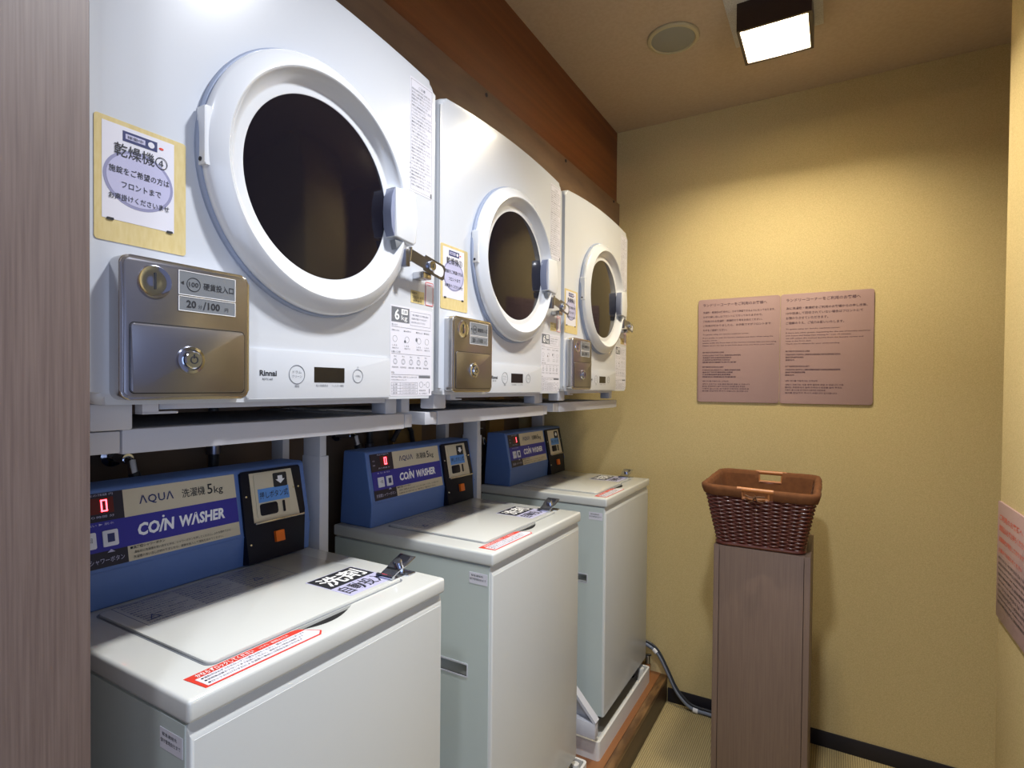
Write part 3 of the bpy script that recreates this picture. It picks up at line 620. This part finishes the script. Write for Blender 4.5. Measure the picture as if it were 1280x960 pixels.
# water taps behind the washers
def make_tap():
    t = thing('water_tap', '', 'tap')
    b_ = G().tube([(0, 0, 0), (0.07, 0, 0)], 0.011, 14).tube([(0.045, 0, 0.0), (0.045, 0, 0.035)], 0.008, 12).tube([(0.06, 0, 0.0), (0.085, 0, -0.006), (0.092, 0, -0.03)], 0.009, 12).build('tap_body', 'chrome', t)
    G().tube([(0.03, -0.03, 0.040), (0.06, 0.03, 0.034)], 0.0045, 10).build('tap_handle', 'chrome', t)
    G().tube([(0.092, 0, -0.028), (0.10, 0.01, -0.06), (0.085, 0.03, -0.10), (0.05, 0.035, -0.16)], 0.011, 12).build('water_hose', 'hose_dark', t, 'dark rubber hose')
    G().lathe(Fr((0, 0, 0), (0, 1, 0), (0, 0, 1)), 0, 0, [(0.022, 0), (0.022, 0.003), (0.012, 0.006)], 20).build('wall_flange', 'chrome', t)
    return t
t1 = make_tap(); tp = [t1, copy_tree(t1), copy_tree(t1)]
for o, p, lb in zip(tp, ((-0.60, -0.36, -0.135), (-0.60, 0.27, -0.13), (-0.60, 0.99, -0.19)), ('chrome water tap behind the nearest washer', 'chrome water tap behind the middle washer', 'chrome water tap behind the farthest washer')):
    o.location = p; tag(o, lb, 'tap', 'washer water taps')
t = thing('supply_pipe', 'dark supply pipe running behind the nearest washer', 'pipe', (-0.585, -0.14, -1.2))
G().tube([(0, 0, 0), (0, 0, 1.17)], 0.012, 12).build('pipe', 'hose_dark', t); G().tube([(0, 0, 1.05), (0, 0, 1.09)], 0.018, 12).build('coupling', 'dull_chrome', t)
t = thing('supply_pipe', 'dark supply pipe bent in a hook behind the middle washer', 'pipe', (-0.585, 0.62, -1.2))
G().tube([(0, 0, 0), (0, 0, 1.02), (0, -0.01, 1.06), (0.01, -0.04, 1.085), (0.02, -0.09, 1.08), (0.01, -0.12, 1.03)], 0.009, 12).build('pipe', 'hose_dark', t); G().tube([(0, 0, 0.98), (0, 0, 1.01)], 0.013, 12).build('coupling', 'dull_chrome', t)
t = thing('supply_pipe', 'dark supply pipe standing between the nearest two washers', 'pipe', (-0.585, 0.40, -1.2))
G().tube([(0, 0, 0), (0, 0, 1.12)], 0.011, 12).build('pipe', 'hose_dark', t); G().tube([(0, 0, 1.0), (0, 0, 1.03)], 0.016, 12).build('coupling', 'dull_chrome', t)
# drain hose in the corner
pts = [(0.02, 1.445, -1.10), (0.085, 1.45, -1.122), (0.12, 1.448, -1.150), (0.158, 1.448, -1.215), (0.190, 1.447, -1.275), (0.225, 1.446, -1.315), (0.265, 1.447, -1.340), (0.33, 1.447, -1.343), (0.42, 1.447, -1.343)]
t = thing('drain_hose', 'grey drain hose running from the farthest washer down the corner', 'hose', (0.24, 1.445, -1.356))
def rel(P, o): return [tuple(V(p)-V(o)) for p in P]
sm = []
for i in range(len(pts)-1):
    p0, p1, p2, p3 = [V(pts[max(0, min(len(pts)-1, i+k))]) for k in (-1, 0, 1, 2)]
    for k in range(5):
        s = k/5; sm.append(0.5*((2*p1)+(-p0+p2)*s+(2*p0-5*p1+4*p2-p3)*s*s+(-p0+3*p1-3*p2+p3)*s**3))
sm.append(V(pts[-1]))
G().tube(rel(sm, t.location), 0.010, 12).build('hose', 'hose_grey', t); G().tube(rel([p+V((0, -0.004, 0.015)) for p in sm], t.location), 0.0055, 10).build('drain_cable', 'hose_dark', t)
for i in (7, 31):
    d_ = (sm[i+1]-sm[i]).normalized()*0.010; G().tube(rel([sm[i]-d_, sm[i]+d_], t.location), 0.0135, 14).build('clip', 'ink_white', t, 'white plastic clip')
t = thing('water_cock', 'small brass cock at the end of the wooden step', 'cock', (0.07, 1.44, -1.2415))
G().tube([(0, 0, 0), (0, 0, 0.05)], 0.010, 12).build('brass_stem', 'handle_wood', t); G().tube([(0, 0, 0.05), (0, 0, 0.085)], 0.012, 12).build('nut', 'chrome', t); G().tube([(-0.012, 0, 0.085), (0.016, -0.008, 0.092)], 0.005, 10).build('lever', 'chrome', t)

# ------------------------------------------------------------------ narrow cabinet
cx0, cx1, cy0, cy1, ct = 0.411, 0.707, 1.040, 1.365, -0.514
t = thing('narrow_cabinet', 'tall narrow grey-brown wood cabinet standing under the wicker basket', 'cabinet', ((cx0+cx1)/2, cy0, ZF))
hw = (cx1-cx0)/2; dp = cy1-cy0; ht = ct-ZF
for s_, nm in ((-1, 0), (1, 0)):
    G().box(min(s_*hw, s_*(hw-0.0175)), max(s_*hw, s_*(hw-0.0175)), 0, dp, 0, ht, 0.0008).build('side_panel', 'cabinet_wood', t)
G().box(-hw+0.0175, hw-0.0175, 0.002, dp, ht-0.018, ht, 0.0005).build('top_panel', 'cabinet_wood', t)
G().box(-hw+0.0175, hw-0.0175, dp-0.01, dp, 0, ht-0.018).build('back_panel', 'cabinet_wood', t)
G().box(-hw+0.0190, hw-0.0190, 0.001, 0.019, 0.055, ht-0.0015, 0.0008).build('door', 'cabinet_wood', t)
G().box(-hw+0.0175, hw-0.0175, 0.004, 0.016, 0, 0.053).build('plinth', 'cabinet_wood', t)

# ------------------------------------------------------------------ wicker basket
bo = V((0.553, 1.15, ct+0.0005))
rim = [V(p)-bo for p in ((0.376, 1.012, -0.308), (0.722, 1.028, -0.317), (0.722, 1.290, -0.288), (0.396, 1.275, -0.286))]
bot = [V(p)-bo for p in ((0.420, 1.046, ct+0.004), (0.684, 1.052, ct+0.004), (0.682, 1.255, ct+0.004), (0.424, 1.248, ct+0.004))]
t = thing('wicker_basket', 'dark red-brown wicker basket lined with brown cloth on the narrow cabinet', 'basket', bo)
def outline(Q, n=20, rad=0.12):      # rounded quad path
    P = []
    for k in range(4):
        a, b = Q[k], Q[(k+1) % 4]; c = Q[(k+2) % 4]
        for i in range(n): P.append((a.lerp(b, rad+(1-2*rad)*i/(n-1))))
        for i in range(1, 4):
            s = i/4; p0 = a.lerp(b, 1-rad); p2 = b.lerp(c, rad); P.append(p0*(1-s)**2+b*2*s*(1-s)+p2*s*s)
    return P
NP = 4*23
RO, BO = outline(rim), outline(bot)
cen = (rim[0]+rim[2])/2
def bp(i, h, off=0.0):              # point on the wall at path index i, height fraction h
    i %= NP; p = BO[i].lerp(RO[i], h); q = BO[(i+1) % NP].lerp(RO[(i+1) % NP], h)
    n_ = (q-p); n_ = V((n_.y, -n_.x, 0))
    n_ = n_.normalized() if n_.length > 1e-6 else V((0, -1, 0))
    if n_.dot(V((p.x-cen.x, p.y-cen.y, 0))) < 0: n_ = -n_
    return p + n_*off
st = [i for i in range(NP)]
NR = 30
def openh(i, h):      # handle openings in the middle of front (side 0) and back (side 2)
    k = i % NP; s_, j = divmod(k, 23)
    return s_ in (0, 2) and 6 <= j <= 12 and h > 0.86
g = G()
for r_ in range(NR):
    h = 0.012+0.955*r_/(NR-1)
    pts = []
    runs = [[]]
    for i in range(NP*1+1):
        if openh(i, h): runs.append([]); continue
        for sub in (0.0, 0.5):
            ph = PI*((i+sub)/2.3)+PI*r_
            p = bp(i, h, 0.0035*math.cos(ph)) if sub == 0 else (bp(i, h).lerp(bp(i+1, h), 0.5)-bp(i, h)+bp(i, h, 0.0035*math.cos(ph)))
            runs[-1].append(p + V((0, 0, random.uniform(-0.0004, 0.0004))))
    for q in runs:
        if len(q) > 3: g.tube(q, 0.0033, 6)
wv = g.build('woven_strands', 'wicker', t); wv['kind'] = 'stuff'
g = G()
for i in range(0, NP, 3):
    g.tube([bp(i, h, 0.0) for h in (0, 0.25, 0.5, 0.75, 0.85 if openh(i, 0.9) else 0.98)], 0.0028, 6)
sk = g.build('stakes', 'wicker', t); sk['kind'] = 'stuff'
G().prism(Fr((0, 0, 0), (1, 0, 0), (0, 1, 0)), [(p.x, p.y) for p in BO], 0.001, 0.008).build('base', 'wicker', t)
G().tube([bp(i, 0.02, 0.003) for i in range(NP+1)], 0.006, 8).build('foot_braid', 'wicker', t)
# cloth: folded over the rim in two pieces leaving the handles free, then the inside lining with soft folds
def clothrun(i0, i1):
    prof = [(0.86, 0.0070, 0), (0.87, 0.0090, 0), (0.95, 0.0115, 0), (1.00, 0.0105, 0), (1.03, 0.004, 0), (1.035, -0.003, 0), (1.01, -0.010, 0), (0.90, -0.0125, 0), (0.80, -0.012, 0)]
    n = i1-i0
    g = G()
    gr = []
    for i in range(i0, i1+1):
        row = []
        for h, off, _ in prof:
            wob = 0.0012*math.sin(i*1.7+h*9)+0.0008*math.sin(i*0.6)
            if h < 0.88 and off > 0: wob += 0.001*math.sin(i*2.6)
            row.append(g.bm.verts.new(bp(i, h-(0.006*math.sin(i*0.9) if h < 0.88 and off > 0 else 0), off+wob)))
        gr.append(row)
    for a, b in zip(gr, gr[1:]):
        for k in range(len(prof)-1): g.bm.faces.new((a[k], b[k], b[k+1], a[k+1]))
    return g
c1 = clothrun(13, 23*2+6).build('rim_cloth', 'basket_cloth', t, ang=70); c2 = clothrun(23*2+12, NP+6).build('rim_cloth', 'basket_cloth', t, ang=70)
g = G(); rows = []
for h in (0.97, 0.88, 0.84, 0.75, 0.62, 0.5, 0.35, 0.18, 0.06):
    rows.append([g.bm.verts.new(bp(i, h, -0.013-(0.006+0.010*(1-h))*abs(math.sin(i*0.43+0.8*math.sin(i*0.21)))*(0.25+0.9*(1-h)))) if not (openh(i, 0.9) and h > 0.85) else None for i in range(NP)])
for a, b in zip(rows, rows[1:]):
    for i in range(NP):
        j = (i+1) % NP
        q = [a[i], a[j], b[j], b[i]]
        if all(q): g.bm.faces.new(q)
c = g.bm.verts.new(V((0.0, 0.0, 0.02)))
for i in range(NP): g.bm.faces.new((rows[-1][i], rows[-1][(i+1) % NP], c))
lin_ = g.build('lining', 'basket_cloth', t, 'brown cloth lining with folds', ang=70)
for s_ in (0, 2):
    a = 23*s_
    hd = G().tube([bp(a+i, 1.005, 0.001) for i in range(5, 14)], 0.0075, 12).build('handle', 'handle_wood', t, 'pale wood grip on the rim')
    fr_ = G()
    fr_.tube([bp(a+5.5 if False else a+6, 0.84, 0.0), bp(a+6, 1.0, 0.0)], 0.004, 8).tube([bp(a+12, 0.84, 0.0), bp(a+12, 1.0, 0.0)], 0.004, 8).tube([bp(a+i, 0.855, 0.001) for i in range(6, 13)], 0.005, 8)
    fr_.build('opening_frame', 'handle_wood', t)
bw = bp(9, 0.90, 0.012)
g = G()
g.tube([bw+V((-0.030, 0, 0.004)), bw+V((-0.014, -0.006, -0.001)), bw+V((0, -0.008, 0.0)), bw+V((0.014, -0.006, 0.003)), bw+V((0.030, 0, 0.002))], 0.0028, 8)
g.tube([bw+V((0, -0.008, 0)), bw+V((0.010, -0.009, -0.012)), bw+V((0.026, -0.006, -0.016))], 0.0022, 8).tube([bw+V((0, -0.008, 0)), bw+V((-0.008, -0.009, -0.014)), bw+V((-0.02, -0.006, -0.018))], 0.0022, 8)
g.tube([bw+V((-0.004, -0.009, -0.003)), bw+V((0.004, -0.009, 0.004))], 0.005, 8)
g.build('tie', 'leather', t, 'brown leather tie knotted at the front')

# ------------------------------------------------------------------ wall notices
def textlines(g, fr, x, y, lines, scale=1.0, d=0.006):
    for s, h, adv, wd in lines:
        if s: g.text(fr, s, x, y-h, h=h*scale, w=wd, d=d, bold=0.012)
        y -= adv
def sign(x0, x1, z0, z1, name, label, lines, kx=1.0, ky=1.0):
    lines = [(s, h*1.08, adv*ky, wd*kx) for s, h, adv, wd in lines]
    t = thing(name, label, 'sign', ((x0+x1)/2, YB-0.0005, z0), 'pink laundry notices on the back wall')
    f = Fr((-(x1-x0)/2, 0, 0), (1, 0, 0), (0, 0, 1)); w_, h_ = x1-x0, z1-z0
    G().prism(f, rr(0, 0, w_, h_, 0.010), 0.0, 0.005, 0.0008).build('board', 'sign_pink', t)
    g = G(); textlines(g, f, 0.020, h_-0.018, lines, d=0.0053); g.build('lettering', 'sign_ink', t)
    return t
ZH = ('致使用投币式洗衣机的各位贵宾', '使用洗衣机和烘干机时可以上锁请向前台索取钥匙', '请将您使用的机器号码告知前台', '使用完毕后请将钥匙归还前台', '感谢您的理解与合作谢谢')
TW = ('致使用投幣式洗衣機的各位貴賓', '使用洗衣機和烘乾機時可以上鎖請向櫃檯索取鑰匙', '請將您使用的機器號碼告知櫃檯', '使用完畢後請將鑰匙歸還櫃檯', '感謝您的理解與合作謝謝您')
KO = ('세탁 코너를 이용하시는 고객님께', '세탁기 건조기는 사용 중에 열쇠로 잠글 수 있습니다', '열쇠는 프런트에서 빌려 드리오니 번호를 알려 주세요', '이용이 끝나시면 번거로우시겠지만 프런트로', '열쇠를 반납하여 주시기 바랍니다 감사합니다')
left = [('ランドリーコーナーをご利用のお客様へ', 0.0125, 0.0290, 0.225),
        ('洗濯機・乾燥機は使用中に、カギで施錠できるようになっております。', 0.0085, 0.0165, 0.252), ('カギの貸し出しはフロントにて行っておりますので、', 0.0085, 0.0165, 0.210), ('ご利用される洗濯機・乾燥機の番号をお伝えください。', 0.0085, 0.0165, 0.210),
        ('ご利用が終わりましたら、お手数ですがフロントまで', 0.0085, 0.0165, 0.238), ('カギをご返却ください。', 0.0085, 0.0180, 0.088),
        ('To guests using our laundry machines corner,', 0.0055, 0.0130, 0.165), ('If you prefer to lock the laundry machine and dryer when using the', 0.0055, 0.0095, 0.246), ('laundry corner,', 0.0055, 0.0095, 0.055), ('please notify the front desk of the machine number that you are using.', 0.0055, 0.0095, 0.258), ('Please return the key to the front desk once you finish your laundry.', 0.0055, 0.0250, 0.252),
        (ZH[0], 0.0058, 0.0110, 0.078), (ZH[1], 0.0058, 0.0085, 0.138), (ZH[2], 0.0058, 0.0085, 0.105), (ZH[3], 0.0058, 0.0085, 0.100), (ZH[4], 0.0058, 0.0180, 0.122),
        (TW[0], 0.0058, 0.0110, 0.078), (TW[1], 0.0058, 0.0085, 0.138), (TW[2], 0.0058, 0.0085, 0.110), (TW[3], 0.0058, 0.0085, 0.102), (TW[4], 0.0058, 0.0160, 0.122),
        (KO[0], 0.0055, 0.0110, 0.095), (KO[1], 0.0055, 0.0085, 0.170), (KO[2], 0.0055, 0.0085, 0.155), (KO[3], 0.0055, 0.0085, 0.168), (KO[4], 0.0055, 0.0085, 0.165)]
right = [('ランドリーコーナーをご利用のお客様へ', 0.0125, 0.0310, 0.250),
         ('次に洗濯機・乾燥機をご利用のお客様からの申し出後、', 0.0095, 0.0175, 0.272), ('10分経過して回収されていない場合はフロントにて', 0.0095, 0.0175, 0.258), ('お預かりさせていただきます。', 0.0095, 0.0175, 0.145), ('ご理解のうえ、ご協力お願いいたします。', 0.0095, 0.0240, 0.198),
         ('To guests using our laundry machines corner,', 0.0055, 0.0135, 0.185), ('If there are other guests requesting for the use of laundry machines', 0.0055, 0.0098, 0.282), ('and dryers and being kept waiting for over 10 minutes,', 0.0055, 0.0098, 0.222), ('we will collect the washed laundry from the laundry corner and', 0.0055, 0.0098, 0.260), ('keep at the front desk.', 0.0055, 0.0098, 0.090), ('Thank you in advance for your understanding.', 0.0055, 0.0260, 0.185),
         (ZH[0], 0.0062, 0.0120, 0.085), (ZH[1]+ZH[3], 0.0062, 0.0095, 0.188), (ZH[2], 0.0062, 0.0095, 0.064), ('谢谢合作', 0.0062, 0.0230, 0.032),
         (TW[0], 0.0062, 0.0120, 0.085), (TW[1]+TW[3], 0.0062, 0.0095, 0.188), (TW[2], 0.0062, 0.0095, 0.070), ('謝謝合作', 0.0062, 0.0210, 0.032),
         (KO[0], 0.0060, 0.0135, 0.112), (KO[1]+' 이용', 0.0060, 0.0098, 0.200), (KO[2], 0.0060, 0.0098, 0.195), (KO[3], 0.0060, 0.0098, 0.140), (KO[4], 0.0060, 0.0098, 0.178)]
sign(0.258, 0.5735, -0.031, 0.401, 'laundry_notice', 'left pink notice board on the back wall, asking guests to lock machines', left, 1.10, 1.13)
sign(0.5750, 0.888, -0.031, 0.401, 'laundry_notice', 'right pink notice board on the back wall, about laundry left ten minutes', right, 1.0, 1.10)
t = thing('laundry_notice', 'pinkish brown notice with red heading on the right wall corner', 'sign', (1.1395, 0.80, -0.552))
f = Fr((0, 0.097, 0), (0, -1, 0), (0, 0, 1))
G().prism(f, rr(0, 0, 0.300, 0.296, 0.006), 0.0, 0.005, 0.0008).build('board', 'sign_pink', t)
g = G()
for k, (s, h, w_) in enumerate((('ご利用のお客様へ', 0.016, 0.20), ('貴重品は必ずお持ちください', 0.016, 0.22), ('盗難事故が発生しております', 0.013, 0.21), ('係員までお知らせください', 0.011, 0.2))):
    g.text(f, s, 0.018, 0.250-0.027*k, h=h, w=w_, d=0.0053, bold=0.015)
g.build('heading', 'sign_pink_red', t, 'red heading lines')
g = G()
for k in range(9): g.text(f, (KO[1], ZH[1], 'Please do not leave your valuables in this room.', TW[1], 'The hotel is not responsible for any loss.')[k % 5], 0.015, 0.150-0.0140*k, h=0.008, w=0.25, d=0.0053)
g.build('lettering', 'ink', t)

# ------------------------------------------------------------------ ceiling things
DN = Fr((0, 0, 0), (1, 0, 0), (0, -1, 0))      # faces down
t = thing('ceiling_speaker', 'round grey ceiling speaker with a pale rim', 'speaker', (0.281, 0.905, ZC))
G().lathe(DN, 0, 0, [(0.083, 0.0), (0.084, 0.004), (0.081, 0.008), (0.073, 0.010), (0.070, 0.006)], 64).build('rim', 'speaker_ring', t)
G().lathe(DN, 0, 0, [(0.072, 0.005), (0.060, 0.009), (0.03, 0.011), (0, 0.0115)], 64).build('grille', 'speaker_mesh', t, 'grey mesh grille', ang=60)
lx, ly = 0.592, 0.923
t = thing('ceiling_lamp', 'square dark brown shaded lamp glowing on the ceiling', 'lamp', (lx, ly, ZC))
G().box(-0.135, 0.125, -0.135, 0.130, -0.008, 0.0, 0.002).build('mounting_plate', 'lamp_plate', t, 'speckled beige mounting plate')
sq = lambda h_: rr(-h_, -h_, h_, h_)
G().ring(DN, sq(0.1000), sq(0.0915), 0.008, 0.092).build('shade', 'lamp_brown', t, 'dark brown square shade')
G().ring(DN, sq(0.0914), sq(0.0900), 0.010, 0.0900).build('shade_lining', 'lamp_inner', t, 'cream inside of the shade')
G().prism(DN, sq(0.0912), 0.008, 0.011).build('reflector', 'lamp_inner', t)
G().prism(DN, rr(-0.066, -0.066, 0.066, 0.066, 0.02), 0.013, 0.024).build('glowing_diffuser', 'bulb', t, 'glowing white diffuser')
for sx_ in (-1, 1):
    G().box(sx_*0.078-0.007, sx_*0.078+0.007, -0.004, 0.004, -0.060, -0.010).build('bracket', 'lamp_inner', t)
G().tube([(0.0, 0.0985, -0.085), (0.0, 0.108, -0.085), (0.0, 0.108, -0.008)], 0.0035, 8).build('clip', 'dull_chrome', t)
t['label'] = 'square dark brown shaded lamp glowing on the ceiling'
